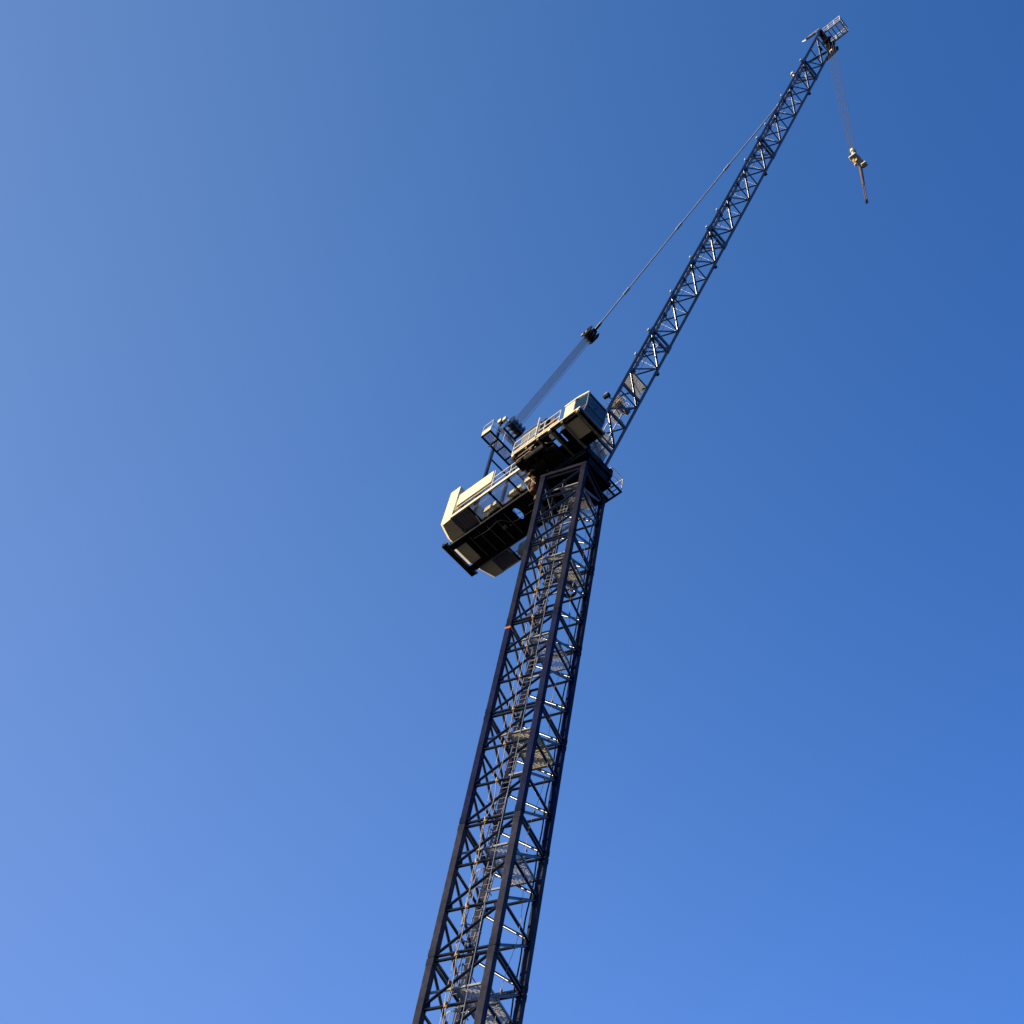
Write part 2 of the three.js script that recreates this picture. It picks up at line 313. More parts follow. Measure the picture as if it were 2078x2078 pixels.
  mk().span(-5.0, -4.05, 1.16, 1.9, -1.98, -1.5, 0.02).mesh('tool_box', M.cream, d);
}
{ // counterweight slab with chamfered corners
  const c = upper('counterweight');
  const pts = [[-6.2, -1.9], [-6.85, -1.9], [-7.12, -1.1], [-7.12, 1.1], [-6.85, 1.9], [-6.2, 1.9]];
  const y0 = 1.02, y1 = 4.0, ch = 0.13, pos = [], add = (...p) => { for (let i = 1; i + 1 < p.length; i++) for (const q of [p[0], p[i], p[i + 1]]) pos.push(...q); };
  const inner = pts.map(([x, z], i) => (i >= 1 && i <= 4 ? [x + ch, z * (i === 1 || i === 4 ? 0.985 : 1)] : [x, z]));
  const lowY = pts.map((_, i) => (i >= 1 && i <= 4 ? y0 + ch * 0.8 : y0));
  add(...inner.map(([x, z]) => [x, y0, z]));                                            // underside
  add(...pts.map(([x, z]) => [x, y1, z]).reverse());                                    // top
  for (let i = 0; i < 6; i++) { const j = (i + 1) % 6, A = pts[i], B = pts[j], a = inner[i], b = inner[j];
    add([A[0], lowY[i], A[1]], [A[0], y1, A[1]], [B[0], y1, B[1]], [B[0], lowY[j], B[1]]);
    add([a[0], y0, a[1]], [A[0], lowY[i], A[1]], [B[0], lowY[j], B[1]], [b[0], y0, b[1]]); }
  const g = new THREE.BufferGeometry(); g.setAttribute('position', new THREE.Float32BufferAttribute(pos, 3)); g.computeVertexNormals();
  mk().add(g).mesh('slab', M.cream, c);
  mk().prism([[-6.4, 0.88], [-6.4, 1.3], [-7.3, 1.3], [-7.3, 1.1], [-7.0, 0.88]], 1.1, (g) => g.translate(0, 0, -0.55)).mesh('slab_keel', M.cream, c);
  const lug = mk(); for (const z of [-1.2, 1.2]) lug.torus(-6.6, 4.06, z, 0.12, 0.03, 'x'); lug.mesh('lifting_lug', M.dark, c);
  const b = upper('side_board');
  mk().span(-5.98, -3.7, 1.93, 2.92, 1.74, 1.94, 0.01).mesh('board', M.cream, b);
  const ps = mk(); for (const x of [-5.8, -4.85, -3.85]) ps.span(x - 0.04, x + 0.04, 1.22, 2.85, 1.66, 1.739); ps.mesh('board_post', M.dark, b);
}

// ---- machinery platform beside the mast head, with its housing
{
  const p = upper('machinery_platform'), y = 1.2, zo = 2.66, zi = 0.92;
  mk().span(-1.62, 2.55, y - 0.07, y + 0.03, zo - 0.06, zo, 0.008).mesh('edge_beam', M.cream, p);
  mk().span(-1.62, 1.27, y + 0.09, y + 0.19, zo - 0.02, zo + 0.004).mesh('toe_board', M.cream, p);
  mk().span(2.49, 2.56, y - 0.12, y + 0.02, zi, zo - 0.062, 0.008).mesh('edge_beam', M.greyPaint, p);
  for (const x of [-1.58, -0.75, -0.05, 0.72, 1.42, 2.3]) mk().span(x - 0.05, x + 0.05, y - 0.17, y - 0.03, zi, zo - 0.064).mesh('cross_beam', M.creamDirty, p);
  for (const x of [-1.5, 0.72, 2.42]) mk().span(x - 0.06, x + 0.06, y - 0.24, y - 0.071, zo - 0.1, zo + 0.01, 0.008).mesh('beam_shoe', M.cream, p);
  for (const z of [1.3, 2.5]) mk().span(-1.55, 2.45, y - 0.16, y - 0.05, z - 0.035, z + 0.035).mesh('joist', M.dark, p);
  mk().span(-1.57, 0.3, y - 0.025, y - 0.005, zi, zo - 0.064).mesh('floor_plate', M.black, p);
  { const f = new THREE.Shape([[0.31, -zi], [2.485, -zi], [2.485, 0.064 - zo], [0.31, 0.064 - zo]].map(([a, b]) => new THREE.Vector2(a, b)));
    for (const [a, b, c, d] of [[0.9, 1.36, 2.2, 2.46], [0.92, 1.36, 1.64, 2.12], [0.42, 0.66, 2.12, 2.42], [0.4, 0.66, 1.66, 2.04]]) f.holes.push(new THREE.Path([[a, -c], [a, -d], [b, -d], [b, -c]].map(([q, w]) => new THREE.Vector2(q, w))));
    const g = new THREE.ExtrudeGeometry(f, { depth: 0.02, bevelEnabled: false }); g.rotateX(-Math.PI / 2); g.translate(0, y - 0.025, 0);
    mk().add(g).mesh('floor_plate', M.black, p); }
  const hr = mk(); handrail(hr, [V(-1.6, y + 0.02, 1.7), V(-1.6, y + 0.02, zo - 0.03), V(1.25, y + 0.02, zo - 0.03)], 1.12, 1.1, 0.027);
  hr.tube(V(-0.14, y, zo), V(-0.14, y + 1.9, zo), 0.045, 8);
  hr.mesh('handrail', M.rail, p);
  // drives slung under the floor
  const un = mk(); un.cyl(-0.7, 0.75, 1.6, 0.3, 0.9, 'x', 20).span(-0.2, 0.5, 0.55, 1.05, 1.2, 2.0, 0.03).span(-1.5, -1.15, 0.6, 1.06, 1.9, 2.4, 0.02).cyl(-0.4, 0.72, 2.25, 0.17, 1.1, 'x', 16);
  un.mesh('drive_unit', M.dark, p);
  const pp = mk(); for (let i = 0; i < 4; i++) pp.tube(V(-1.45 + i * 0.06, 0.95 - i * 0.06, 2.5 - i * 0.1), V(-0.3 + i * 0.05, 0.98 - i * 0.07, 2.52 - i * 0.11), 0.025, 8);
  pp.mesh('oil_pipe', M.creamDirty, p);
  const ct = mk(); for (let i = 0; i < 9; i++) { const x = -1.5 + i * 0.21, z = 1.3 + ((i * 0.53) % 1.1); ct.curve([V(x, 1.0, z), V(x + 0.1, 0.78, z + 0.1), V(x + 0.25, 0.7, z + 0.02), V(x + 0.3, 1.0, z - 0.12)], 0.022, 12); }
  for (const [x, z] of [[-1.4, 2.35], [-1.1, 2.0], [-0.5, 2.45], [-1.45, 1.5]]) ct.box(x, 0.86, z, 0.16, 0.2, 0.14, 0.02);
  ct.mesh('valve_pipework', M.rust, p, true);
  mk().span(-1.42, -0.22, 1.21, 3.05, 1.5, 2.48, 0.03).span(-1.46, -0.18, 3.051, 3.1, 1.46, 2.52).mesh('machinery_housing', M.greyPaint, p);
  mk().cyl(0.1, 2.05, 2.36, 0.2, 1.65, 'y', 20).mesh('oil_tank', M.dark, p);
  mk().span(0.6, 0.88, 1.22, 2.25, 2.46, 2.6, 0.02).mesh('valve_box', M.rust, p);
}

// ---- operator's cab
{
  const c = upper('operator_cab'), x0 = 0.96, x1 = 2.4, z0 = 0.95, z1 = 2.2, y0 = 1.24, y1 = 3.58;
  mk().span(1.44, 2.2, 1.09, 1.235, 1.42, 2.34, 0.01).mesh('floor_pan', M.cream, c);
  mk().span(x0, 2.1, y0, y0 + 0.06, z0, z1).mesh('floor', M.dark, c);
  mk().span(x0, 1.55, y0 + 0.06, y1 - 0.02, z1 - 0.04, z1, 0.01).mesh('door', M.cream, c);
  mk().span(x0, x0 + 0.04, y0 + 0.06, y1 - 0.02, z0, z1 - 0.041).mesh('rear_wall', M.cream, c);
  mk().span(x0, 1.55, y0 + 0.06, y1 - 0.02, z0, z0 + 0.04).mesh('side_wall', M.cream, c);
  mk().prism([[x0 - 0.03, 3.58], [1.7, 3.58], [x1 + 0.05, 3.36], [x1 + 0.05, 3.43], [1.72, 3.66], [x0 - 0.03, 3.66]], z1 - z0 + 0.08, (g) => g.translate(0, 0, z0 - 0.04)).mesh('roof', M.white, c);
  const pane = (pts, z) => mk().prism(pts, 0.012, (g) => g.translate(0, 0, z));
  pane([[1.6, 1.32], [2.08, 1.32], [2.36, 2.28], [2.36, 3.34], [1.74, 3.55], [1.6, 3.55]], z1 - 0.02).mesh('side_window', M.glass, c);
  pane([[1.6, 1.32], [2.08, 1.32], [2.36, 2.28], [2.36, 3.34], [1.74, 3.55], [1.6, 3.55]], z0 + 0.01).mesh('side_window', M.glass, c);
  mk().span(x1 - 0.012, x1, 2.3, 3.35, z0 + 0.05, z1 - 0.05).mesh('front_window', M.glass, c);
  mk().beam(V(2.1, 1.3, (z0 + z1) / 2), V(2.394, 2.27, (z0 + z1) / 2), z1 - z0 - 0.1, 0.012, V(1, 0, 0)).mesh('lower_window', M.glass, c);
  const f = mk();
  for (const z of [z0 + 0.025, z1 - 0.025]) f.beam(V(x1, 2.25, z), V(x1, 3.37, z), 0.05, 0.05, V(1, 0, 0)).beam(V(2.1, 1.3, z), V(x1, 2.27, z), 0.05, 0.05, V(1, 0, 0)).beam(V(1.58, 1.3, z), V(1.58, 3.57, z), 0.05, 0.05, V(1, 0, 0)).beam(V(1.58, 2.28, z), V(x1, 2.28, z), 0.04, 0.04);
  f.beam(V(x1, 2.28, z0 + 0.05), V(x1, 2.28, z1 - 0.05), 0.05, 0.05).beam(V(2.1, 1.3, z0 + 0.05), V(2.1, 1.3, z1 - 0.05), 0.06, 0.06).beam(V(x1, 3.35, z0 + 0.05), V(x1, 3.35, z1 - 0.05), 0.05, 0.05);
  f.mesh('window_frame', M.greyPaint, c);
  mk().span(1.3, 1.75, 1.75, 1.88, 1.3, 1.85, 0.04).span(1.2, 1.32, 1.85, 2.7, 1.32, 1.83, 0.04).span(1.45, 1.6, 1.3, 1.76, 1.5, 1.65).mesh('seat', M.dark, c);
  for (const z of [1.15, 2.0]) mk().span(1.4, 1.95, 1.3, 2.05, z - 0.1, z + 0.1, 0.03).mesh('control_console', M.dark, c);
  mk().cyl(2.3, 3.52, 1.62, 0.07, 0.16, 'y', 14).cyl(2.3, 3.62, 1.62, 0.04, 0.08, 'y', 12).mesh('beacon', M.white, c);
  const wr = mk(); wr.tube(V(2.44, 2.32, 1.75), V(2.44, 2.95, 1.5), 0.012, 6); wr.mesh('wiper', M.black, c);
}

// ---- access gallery on the far front corner
{
  const g = upper('access_gallery'), y = 0.86;
  const fr = mk(); fr.span(0.27, 1.33, y - 0.06, y + 0.04, -1.77, -1.70).span(0.9, 0.97, y - 0.06, y + 0.04, -1.695, -0.95).span(1.26, 1.33, y - 0.061, y + 0.039, -1.699, -0.95).span(0.2, 1.33, y - 0.06, y + 0.04, -0.945, -0.88);
  for (const z of [-1.5, -1.3, -1.12]) fr.span(0.975, 1.255, y - 0.02, y + 0.02, z - 0.015, z + 0.015);
  fr.mesh('gallery_frame', M.dark, g);
  mk().span(0.2, 0.62, y - 0.04, y - 0.02, -1.69, -0.9).mesh('floor_plate', M.black, g);
  grating(mk(), 0.64, 0.89, -1.69, -0.96, y, 'z', 0.05).mesh('floor_grating', M.grate, g, true);
  const hr = handrail(mk(), [V(0.4, y, -1.74), V(1.3, y, -1.74), V(1.3, y, -0.95)], 1.12, 0.9, 0.022);
  hr.tube(V(1.3, y + 1.12, -0.95), V(1.05, y + 1.12, -0.9), 0.022, 8).tube(V(1.3, y + 0.75, -0.95), V(1.05, y + 0.75, -0.9), 0.022, 8).tube(V(1.05, y + 1.12, -0.9), V(1.05, y + 0.75, -0.9), 0.022, 8);
  hr.mesh('handrail', M.rail, g);
  mk().span(-0.9, 1.25, 0.5, 0.79, -1.1, -0.7).span(0.2, 1.4, 0.2, 0.78, -0.68, 0.6).mesh('turntable_rib', M.black, g);
}

// ---- A-frame, its catwalk and the luffing tackle
{
  const a = upper('a_frame'), ax = -6.2, ay = 11.6;
  for (const z of [-0.7, 0.7]) {
    mk().beam(V(ax, 1.36, z), V(ax, ay, z), 0.15, 0.15, V(1, 0, 0), 0.015).mesh('rear_post', M.jibTube, a);
    mk().tube(V(ax + 0.08, ay - 0.2, z), V(-1.5, 1.36, z), 0.085, 14).mesh('front_leg', M.jibTube, a);
  }
  mk().tube(V(ax, ay - 0.15, -0.64), V(ax, ay - 0.15, 0.64), 0.075, 14).mesh('head_beam', M.jibTube, a);
  mk().tube(V(ax, 8.3, -0.64), V(ax, 8.3, 0.64), 0.05, 12).mesh('tie_beam', M.jibTube, a);
  const bx = mk(); for (const z of [-0.42, -0.14, 0.14, 0.42]) bx.prism([[-6.15, 11.85], [-5.6, 11.85], [-5.42, 12.2], [-5.55, 12.6], [-5.95, 12.6], [-6.2, 12.2]], 0.03, (g) => g.translate(0, 0, z - 0.015));
  bx.span(-6.25, -6.12, 11.6, 11.86, -0.5, 0.5).span(-5.66, -5.55, 11.78, 11.9, -0.48, 0.48).span(-6.1, -5.67, 11.8, 11.84, -0.46, -0.3);
  bx.mesh('sheave_housing', M.jibTube, a);
  mk().cyl(-5.85, 12.25, 0, 0.06, 1.05, 'z', 14).mesh('axle', M.zinc, a);
  for (const z of [-0.28, 0, 0.28]) mk().cyl(-5.85, 12.25, z, 0.3, 0.16, 'z', 28).mesh('sheave', M.greyPaint, a);
  for (const [x, y, z] of [[-6.3, 12.35, 0.72], [-5.85, 12.05, 0.75]]) mk().box(x, y, z, 0.24, 0.3, 0.16, 0.02).mesh('floodlight', M.cream, a);
  mk().box(-6.1, 12.1, 0.7, 0.3, 0.2, 0.16, 0.02).tube(V(-6.2, 11.6, 0.7), V(-6.15, 12.15, 0.7), 0.05, 8).mesh('floodlight_bracket', M.dark, a);
  const k = upper('a_frame_catwalk'), y = 8.5, x0 = -5.8, x1 = -5.15;
  grating(mk(), x0 + 0.05, x1 - 0.05, -1.85, 1.85, y, 'z', 0.05).mesh('walkway_grating', M.grate, k, true);
  const fr = mk(); for (const x of [x0 + 0.03, x1 - 0.03]) fr.span(x - 0.03, x + 0.03, y - 0.08, y + 0.04, -1.9, 1.9); for (const z of [-1.85, -1.2, -0.5, 0.1, 0.75, 1.25, 1.86]) fr.span(x0 + 0.061, x1 - 0.061, y - 0.07, y - 0.02, z - 0.035, z + 0.035);
  fr.mesh('walkway_frame', M.dark, k);
  mk().span(x0, x1, y + 0.05, y + 0.42, 1.88, 1.9).mesh('end_panel', M.cream, k);
  handrail(mk(), [V(x1, y, -1.85), V(x1, y, 1.87), V(x0, y, 1.87), V(x0, y, 0.2)], 1.08, 0.95, 0.022).mesh('handrail', M.rail, k);
  const cl_ = mk(); for (const z of [1.25, -0.5]) cl_.span(x0 - 0.06, x0 + 0.12, y - 0.1, y - 0.06, z - 0.04, z + 0.04); cl_.mesh('clamp', M.zinc, k);
}
{
  const t = upper('luffing_tackle'), A = V(-5.8, 12.6, 0), B = V(-1.3, 17.32, 0);
  const zs = [-0.235, -0.15, -0.105, -0.06, -0.015, 0.03, 0.075, 0.12, 0.165, 0.21];
  for (const z of zs) { const p = V(-5.8 + z * 0.2, 12.62, z * 1.25 - 0.02), q = V(B.x, B.y, z); const mid = p.clone().lerp(q, 0.5); mid.y -= 0.05; mk().curve([p, mid, q], 0.012, 12, 5).mesh('luffing_rope', M.rope, t); }
  const dir = V(0.69, 0.724, 0), nrm = V(-0.724, 0.69, 0), at = (s, n, z) => V(-1.3, 17.32, 0).addScaledVector(dir, s).addScaledVector(nrm, n).add(V(0, 0, z));
  for (const z of [-0.3, -0.1, 0.1, 0.3]) {
    const pr = [[-0.1, -0.2], [0.35, -0.33], [0.6, -0.2], [0.72, -0.08], [0.72, 0.08], [0.6, 0.2], [0.35, 0.33], [-0.1, 0.2]];
    mk().prism(pr, 0.04, (g) => { g.translate(0, 0, -0.02); g.applyMatrix4(new THREE.Matrix4().makeBasis(dir, nrm, V(0, 0, 1))); g.translate(B.x, B.y, z); }).mesh('cheek_plate', M.dark, t);
  }
  for (const z of [-0.2, 0, 0.2]) mk().cyl(at(0.25, 0, z).x, at(0.25, 0, z).y, z, 0.26, 0.1, 'z', 24).mesh('sheave', M.brown, t);
  mk().cyl(at(0.25, 0, 0).x, at(0.25, 0, 0).y, 0, 0.07, 0.72, 'z', 14).box(at(0.05, 0.2, 0.22).x, at(0.05, 0.2, 0.22).y, 0.3, 0.16, 0.16, 0.12, 0.02).mesh('axle', M.zinc, t);
  mk().beam(at(0.6, 0, 0), at(1.15, 0, 0), 0.16, 0.12, V(0, 0, 1)).mesh('link_plate', M.dark, t);
  const P = [at(1.05, 0, 0), V(1.26, 20.2, 0), V(4.8, 24.36, 0), V(8.17, 28.29, 0), V(12.1, 32.72, 0)];
  for (let i = 0; i < 4; i++) mk().tube(P[i], P[i + 1], 0.042, 12).mesh('pendant_bar', M.zinc, t);
  for (let i = 0; i < 5; i++) { const d = (P[Math.min(i + 1, 4)].clone().sub(P[Math.max(i - 1, 0)])).normalize(); mk().beam(P[i].clone().addScaledVector(d, -0.28), P[i].clone().addScaledVector(d, 0.28), 0.09, 0.13, V(0, 0, 1), 0.01).mesh('pendant_joint', M.zinc, t); }
}

// ---- the raised jib: triangular lattice, two chords below and one above
const JA = Math.atan(2.4925), JF = V(1.026, 1.5, 0), AX = V(Math.cos(JA), Math.sin(JA), 0), NB = V(-Math.sin(JA), Math.cos(JA), 0);
const HW = 0.65, DEP = 1.27, J = (s, n, z) => JF.clone().addScaledVector(AX, s).addScaledVector(NB, n).add(V(0, 0, z));
{
  const j = upper('jib'), S1 = 39.4, rc = 0.076;
  for (const z of [-HW, HW]) mk().tube(J(0.2, 0, z), J(S1, 0, z), rc, 14).mesh('bottom_chord', M.jibTube, j);
  mk().tube(J(2.2, DEP, 0), J(37.4, DEP, 0), rc, 14).mesh('top_chord', M.jibTube, j);
  for (const z of [-HW, HW]) { mk().tube(J(0.2, 0, z), J(2.2, DEP, 0), rc, 12).mesh('chord_end', M.jibTube, j); mk().tube(J(37.4, DEP, 0), J(39.3, 0, z), rc, 12).mesh('chord_end', M.jibTube, j); }
  const base = 1.54, bay = 2.98, joints = [9, 17.95, 26.9, 35.8];
  const nearJoint = (s) => joints.some((q) => Math.abs(q - s) < 0.4);
  for (let k = 0; k < 13; k++) {
    const s = base + k * bay, m = s + bay / 2;
    if (!nearJoint(s)) mk().tube(J(s, 0.01, -HW), J(s, 0.01, HW), 0.034, 10).mesh('cross_brace', M.jibTube, j);
    if (!nearJoint(m) && m < S1) mk().tube(J(m, 0.01, -HW), J(m, 0.01, HW), 0.034, 10).mesh('cross_brace', M.jibTube, j);
    if (m < S1) mk().tube(J(s + 0.06, 0, -HW + 0.05), J(m - 0.06, 0, HW - 0.05), 0.06, 16).mesh('diagonal_brace', M.jibTube, j);
    if (s + bay < S1) mk().tube(J(m + 0.06, 0, HW - 0.05), J(s + bay - 0.06, 0, -HW + 0.05), 0.04, 10).mesh('diagonal_brace', M.jibTube, j);
    for (const q of [s, m]) for (const z of [-HW, HW]) for (const [o, r] of [[-0.745, 0.04], [0.745, 0.013]]) {
      if (q + o < 2.1 || q + o > 37.5 || q > S1) continue;
      mk().tube(J(q, 0.04, z * 0.96), J(q + o, DEP - 0.04, 0), r, 8).mesh('side_brace', M.jibTube, j);
    }
  }
  for (const s of joints) {
    for (const o of [-0.16, 0.16]) mk().beam(J(s + o, 0, -HW), J(s + o, 0, HW), 0.11, 0.1, NB).mesh('joint_frame', M.jibTube, j);
    for (const o of [-0.16, 0.16]) for (const z of [-HW, HW]) mk().tube(J(s + o, 0, z), J(s + o, DEP, 0), 0.045, 10).mesh('joint_frame', M.jibTube, j);
    for (const [n, z] of [[0, -HW], [0, HW], [DEP, 0]]) mk().tube(J(s - 0.22, n, z), J(s + 0.22, n, z), 0.105, 12).mesh('joint_flange', M.jibTube, j);
    mk().beam(J(s - 0.75, 0.1, -0.02), J(s - 0.22, 0.06, -0.1), 0.1, 0.05, NB).mesh('rope_guide', M.white, j);
    mk().box(J(s, 0.1, HW + 0.14).x, J(s, 0.1, HW + 0.14).y, HW + 0.14, 0.14, 0.16, 0.1, 0.02).mesh('node_box', M.zinc, j);
    const w = J(s - 1.9, -0.1, -HW - 0.06); mk().box(w.x, w.y, w.z, 0.16, 0.2, 0.14, 0.02).mesh('chord_clamp', M.jibTube, j);
  }
  for (const s of [7.1, 12.2, 15.2, 19.6, 24.6, 28.4, 31.6]) { const p = J(s, 0.08, HW + 0.12); mk().box(p.x, p.y, p.z, 0.09, 0.24, 0.09, 0.015).mesh('cable_cleat', M.zinc, j); }
  // cable tray and its brackets along one bottom chord
  const tr = mk(); tr.beam(J(6, 0.1, 0.43), J(36, 0.1, 0.43), 0.17, 0.04, NB); for (let q = 6.2; q < 36; q += 0.5) tr.beam(J(q, 0.1, 0.32), J(q, 0.1, 0.54), 0.14, 0.08, NB);
  tr.mesh('cable_tray', M.ladder, j);
  const ws = mk(); for (let q = 6.2; q < 36; q += 1.49) ws.beam(J(q, 0.06, 0.3), J(q, 0.06, HW), 0.06, 0.05, NB); ws.mesh('tray_bracket', M.jibTube, j, true);
  // foot: stiff frames, mesh floor, hoist winch with hoses
  for (const s of [0.3, 1.25, 3.0, 4.95]) mk().beam(J(s, 0, -HW), J(s, 0, HW), 0.13, 0.12, NB, 0.01).mesh('foot_frame', M.jibTube, j);
  const jg = (q0, q1, n, name, hw = HW - 0.07) => { const m = mk(); for (let q = q0; q <= q1; q += 0.055) m.beam(J(q, n, -hw), J(q, n, hw), 0.007, 0.04, NB); for (let z = -hw; z < hw + 0.01; z += hw / 4) m.beam(J(q0, n, z), J(q1, n, z), 0.008, 0.01, NB); m.mesh(name, M.grate, j, true); };
  jg(5.15, 6.2, 0.2, 'winch_floor'); jg(3.3, 4.8, 0.6, 'winch_guard', 0.3);
  jg(0.5, 2.1, 0.25, 'foot_grating');
  const wn = mk(), wc = J(4.15, 0.4, -0.05); wn.cyl(wc.x, wc.y, -0.05, 0.17, 0.6, 'z', 24).cyl(wc.x, wc.y, 0.27, 0.24, 0.04, 'z', 24).cyl(wc.x, wc.y, -0.37, 0.24, 0.04, 'z', 24); wn.mesh('hoist_winch', M.greyPaint, j);
  const gb = J(4.3, 0.45, -0.5); mk().cyl(gb.x, gb.y, gb.z, 0.16, 0.2, 'z', 18).mesh('winch_gearbox', M.zinc, j);
  const cw = mk(); for (let i = 0; i < 7; i++) { const q = 3.3 + i * 0.2, z = -0.45 + (i * 0.37) % 0.9; cw.curve([J(q, 0.15, z), J(q + 0.2, 0.35, z + 0.12), J(q + 0.15, 0.6, z + 0.25), J(q - 0.2, 0.5, z + 0.35)], 0.02, 12); }
  cw.mesh('hydraulic_hose', M.creamDirty, j, true);
  const ho = mk(); for (let i = 0; i < 4; i++) ho.curve([J(4.5, 0.2, 0.3 - i * 0.12), J(4.0, 0.1, 0.42 - i * 0.1), J(3.5, 0.12, 0.5 - i * 0.06), J(3.1, 0.25, 0.55)], 0.025, 18);
  ho.mesh('winch_hose', M.yellow, j);
  for (const z of [0.45, 0.1, -0.3]) mk().tube(J(3.9, 0.35, z), J(0.8, 0.3, z + 0.08), 0.034, 8).mesh('feed_pipe', M.white, j);
  mk().tube(J(3.05, 0.5, 0.35), J(1.9, 0.5, 0.62), 0.035, 8).mesh('feed_pipe', M.cream, j);
  const rp = mk(); for (const z of [0.05]) rp.tube(J(4.2, 0.3, z), J(38.8, 0.25, z), 0.013, 6); rp.mesh('hoist_line', M.rope, j);
  const fl = upper('jib_floodlight'), fp = J(3.75, 0.2, HW + 0.3);
  mk().cyl(fp.x, fp.y, fp.z, 0.13, 0.3, 'x', 20, 0.1).mesh('lamp_housing', M.black, fl);
  mk().tube(J(3.75, 0.05, HW), V(fp.x, fp.y, fp.z), 0.03, 8).mesh('bracket', M.jibTube, fl);
  mk().box(fp.x + 0.02, fp.y + 0.12, fp.z + 0.06, 0.2, 0.06, 0.1, 0.01).mesh('bracket', M.zinc, fl);
  const wl = upper('warning_lamp'), lp = J(36.15, DEP, 0.05);
  mk().tube(lp, lp.clone().add(V(-0.05, 0.14, 0.1)), 0.05, 10).mesh('lamp_post', M.white, wl);
  mk().cyl(lp.x - 0.05, lp.y + 0.2, 0.15, 0.15, 0.16, 'y', 16).mesh('lamp_base', M.white, wl);
  mk().cyl(lp.x - 0.05, lp.y + 0.44, 0.15, 0.15, 0.32, 'y', 16, 0.11).mesh('lamp_globe', M.red, wl);
}
{ // jib head with sheaves and galleries
  const h = upper('jib_head');
  mk().beam(J(39.45, 0, -0.78), J(39.45, 0, 0.74), 0.3, 0.26, NB, 0.015).mesh('head_beam', M.black, h);
  mk().prism([[15.2, 36.6], [15.75, 36.75], [16.1, 37.1], [16.1, 37.7], [15.8, 38.3], [15.55, 38.2]], 0.06, (g) => g.translate(0, 0, -0.72)).mesh('sheave_plate', M.black, h);
  for (const z of [-0.42, 0.02]) mk().prism([[15.45, 37.2], [16.0, 37.25], [16.1, 37.7], [15.8, 38.1], [15.55, 38.0]], 0.04, (g) => g.translate(0, 0, z)).mesh('sheave_plate', M.black, h);
  for (const z of [-0.25, 0.12]) mk().cyl(15.82, 37.5, z, 0.32, 0.1, 'z', 28).mesh('sheave', M.dark, h);
  mk().box(15.7, 37.0, -0.5, 0.22, 0.4, 0.16, 0.02).mesh('limit_switch', M.cream, h);
  mk().box(15.3, 36.95, 0.1, 0.14, 0.12, 0.4, 0.02).mesh('rope_guard', M.greyPaint, h);
  const g = upper('tip_gallery'), y = 38.0, x0 = 15.9, x1 = 17.08, z0 = -0.38, z1 = 0.46;
  const fr = mk(); for (const z of [z0, z1]) fr.span(x0 - 0.15, x1, y - 0.06, y + 0.04, z - 0.035, z + 0.035); for (const x of [16.15, 16.42, 16.7]) fr.span(x - 0.03, x + 0.03, y - 0.05, y, z0 + 0.036, z1 - 0.036); fr.span(x1 - 0.07, x1, y - 0.061, y + 0.041, z0 + 0.036, z1 - 0.036);
  fr.mesh('gallery_frame', M.zinc, g);
  grating(mk(), 16.78, x1 - 0.08, z0 + 0.05, z1 - 0.05, y, 'z', 0.04).mesh('floor_grating', M.grate, g, true);
  const hr = handrail(mk(), [V(x0 - 0.1, y, z1), V(x1, y, z1), V(x1, y, z0), V(x0 - 0.1, y, z0)], 1.05, 0.48, 0.022); for (let i = 1; i < 6; i++) hr.tube(V(x1, y, z0 + (z1 - z0) * i / 6), V(x1, y + 1.05, z0 + (z1 - z0) * i / 6), 0.02, 6);
  hr.mesh('handrail', M.rail, g);
  const pn = mk(); pn.span(x1 + 0.01, x1 + 0.02, y + 0.1, y + 0.95, z0, z1); pn.mesh('end_panel', M.creamDirty, g);
  const s = upper('side_gallery');
  mk().tube(V(15.75, 38.38, 0.78), V(14.55, 38.06, 0.86), 0.03, 8).tube(V(15.6, 38.1, 0.8), V(14.7, 37.93, 0.86), 0.025, 8).tube(V(15.46, 37.82, 0.78), V(14.8, 37.76, 0.86), 0.03, 8).tube(V(14.55, 38.06, 0.86), V(14.8, 37.76, 0.86), 0.028, 8).tube(V(15.2, 38.23, 0.82), V(15.2, 37.79, 0.82), 0.022, 8).mesh('handrail', M.rail, s);
  mk().beam(V(15.5, 37.78, 0.82), V(14.85, 37.74, 0.9), 0.14, 0.03).mesh('step_plate', M.zinc, s);
  const t = upper('hoist_rope_set');
  for (const x of [15.66, 15.9, 16.14]) for (const z of [-0.2, 0.1]) mk().tube(V(x, 37.5, z), V(16.12 + (x - 15.9) * 0.55, 15.9, z * 0.6), 0.012, 6).mesh('hoist_rope', M.rope, t);
}

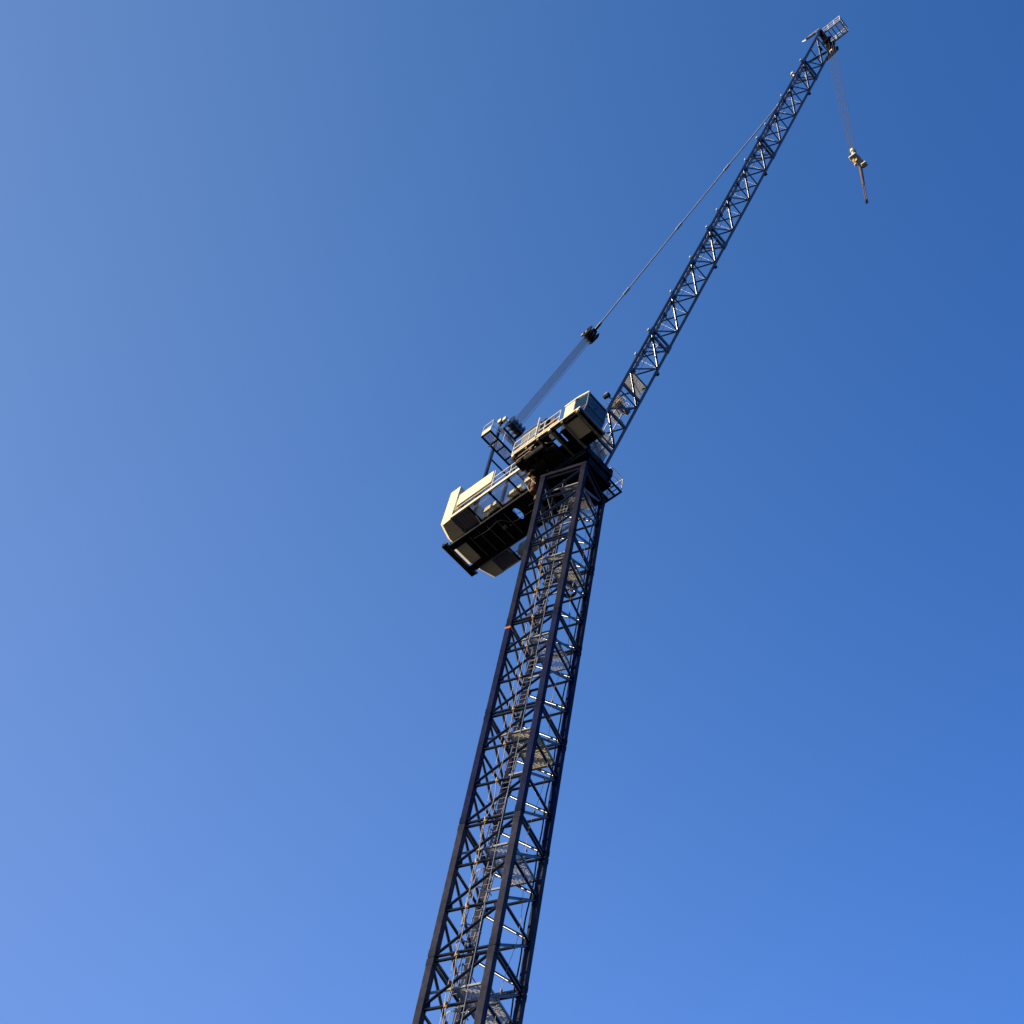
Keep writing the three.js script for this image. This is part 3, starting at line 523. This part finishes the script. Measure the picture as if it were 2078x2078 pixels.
// ------------------------------------------------------------------ things hanging from or tied to the crane
function upperThing(name, x, y, z) { const o = new THREE.Group(); o.name = name; const c = Math.cos(DECK_TURN), s = Math.sin(DECK_TURN); o.position.set(x * c + z * s, MAST_TOP + y, -x * s + z * c); o.rotation.y = DECK_TURN; scene.add(o); return o; }
{
  const h = upperThing('hook_block', 16.15, 13.2, 0);
  tag(h, 'dark hook block with pale plates hanging on hoist ropes under the jib tip', 'hook block');
  for (const z of [-0.12, 0.07]) mk().prism([[-0.06, 2.1], [0.12, 2.25], [0.28, 1.6], [0.46, 0.5], [0.4, 0.12], [0.2, 0.25], [0.04, 1.4]], 0.05, (g) => g.translate(0, 0, z)).mesh('cheek_plate', M.dark, h);
  mk().cyl(0, 2.55, 0, 0.1, 0.5, 'y', 16, 0.07).cyl(0, 2.95, 0, 0.13, 0.3, 'y', 16).mesh('rope_socket', M.cream, h);
  for (const z of [-0.05, 0.03]) mk().cyl(0.1, 1.6, z, 0.2, 0.05, 'z', 24).mesh('sheave', M.yellow, h);
  mk().box(-0.02, 2.1, 0.02, 0.4, 0.1, 0.26, 0.02).mesh('guard_plate', M.cream, h);
  mk().box(0.46, 0.14, 0, 0.26, 0.1, 0.26, 0.02).mesh('guard_plate', M.cream, h);
  mk().box(0.16, 1.05, 0.14, 0.12, 0.3, 0.06, 0.02).mesh('maker_plate', M.yellow, h);
  mk().box(0.02, 0.9, 0, 0.12, 0.1, 0.14, 0.02).mesh('lock_pin', M.cream, h);
  const s = upperThing('lifting_sling', 16.38, 8.4, 0);
  tag(s, 'long brown lifting sling with dark end fitting hanging below the hook block', 'sling');
  mk().tube(V(0, 5.0, 0), V(0, 2.6, 0), 0.085, 10, 0.06).mesh('folded_strap', M.brown, s);
  for (const x of [-0.035, 0.035]) mk().tube(V(x - 0.02, 4.9, 0.02), V(x, 0.5, 0.02), 0.026, 8).mesh('strap', M.brown, s);
  mk().cyl(0, 0.42, 0.02, 0.055, 0.2, 'y', 12).torus(0, 0.22, 0.02, 0.06, 0.025, 'z', 18).mesh('end_fitting', M.dark, s);
}
function mastThing(name, label, category) { const o = new THREE.Group(); o.name = name; o.position.set(0, MAST_TOP, 0); o.rotation.y = MAST_TURN; scene.add(o); return tag(o, label, category); }
{
  const c = mastThing('supply_cable', 'orange supply cable tied down the open side of the mast at every brace', 'cable');
  const pts = [V(-0.55, -1.2, 0.7), V(-0.35, -4.6, 0.85), V(-0.1, -7.5, 1.07)];
  for (let k = 6; k <= 17; k++) { const y = -k * PANEL, x = k < 10 ? 0.03 : k < 12 ? -0.02 : -0.14; pts.push(V(x + 0.03 * Math.sin(k * 2.1), y - 0.1, 1.09)); pts.push(V(x + 0.05 * Math.sin(k * 1.3 + 1), y - 0.9, 1.07)); }
  mk().curve(pts, 0.014, 220, 6).mesh('cable_sheath', M.yellow, c);
  for (let k = 3; k <= 16; k++) { const y = -k * PANEL - 0.02, x = k < 6 ? -0.25 + (k - 3) * 0.08 : k < 10 ? 0.03 : k < 12 ? -0.02 : -0.14; mk().torus(x, y, 1.06, 0.07, 0.035, 'x', 14).box(x, y - 0.06, 1.1, 0.12, 0.1, 0.06, 0.02).mesh('cable_tie', M.yellow, c); }
  const d = mastThing('signal_cable', 'thin grey cable hanging straight down beside the near mast leg', 'cable');
  mk().curve([V(0.3, -2.5, 0.9), V(0.42, -7.3, 1.03), V(0.47, -12, 1.04), V(0.46, -18, 1.04), V(0.43, -23, 1.05), V(0.45, -31, 1.05)], 0.013, 90, 6).mesh('cable_sheath', M.ropeLight, d);
  const e = mastThing('lamp_cable', 'thin slack cable with small rusty clips along the shaded side of the mast', 'cable');
  const q = []; for (let k = 2; k <= 17; k++) { q.push(V(1.06, -k * PANEL - 0.3, 0.1 + 0.25 * Math.sin(k * 1.7))); }
  mk().curve(q, 0.008, 160, 5).mesh('cable_sheath', M.yellow, e);
  for (let k = 3; k <= 16; k++) mk().box(1.06, -k * PANEL - 0.95, 0.1 + 0.2 * Math.sin(k * 1.7 + 0.6), 0.05, 0.1, 0.09, 0.02).mesh('clip', M.yellow, e);
  const h = mastThing('drop_line', 'pale thin drop line hanging inside the mast near its left leg', 'cable');
  mk().curve([V(-0.75, -6, 0.2), V(-0.72, -12, 0.3), V(-0.78, -18, 0.25), V(-0.74, -24, 0.3), V(-0.76, -31, 0.28)], 0.007, 90, 5).mesh('cable_sheath', M.cream, h);
  for (let k = 4; k <= 16; k++) mk().box(-0.75, -k * PANEL - 0.4, 0.27, 0.05, 0.1, 0.06, 0.015).mesh('clip', M.creamDirty, h);
  const f = mastThing('cable_coil', 'brown coil of spare cable hung inside the upper mast', 'cable coil');
  for (let i = 0; i < 6; i++) mk().torus(0.5 + 0.02 * (i % 3), -4.1 * PANEL - i * 0.05, -0.3 + 0.03 * (i % 2), 0.36 - 0.03 * (i % 3), 0.03, 'y', 30).mesh('cable_turn', i % 2 ? M.rust : M.brown, f);
}

renderer.render(scene, camera);
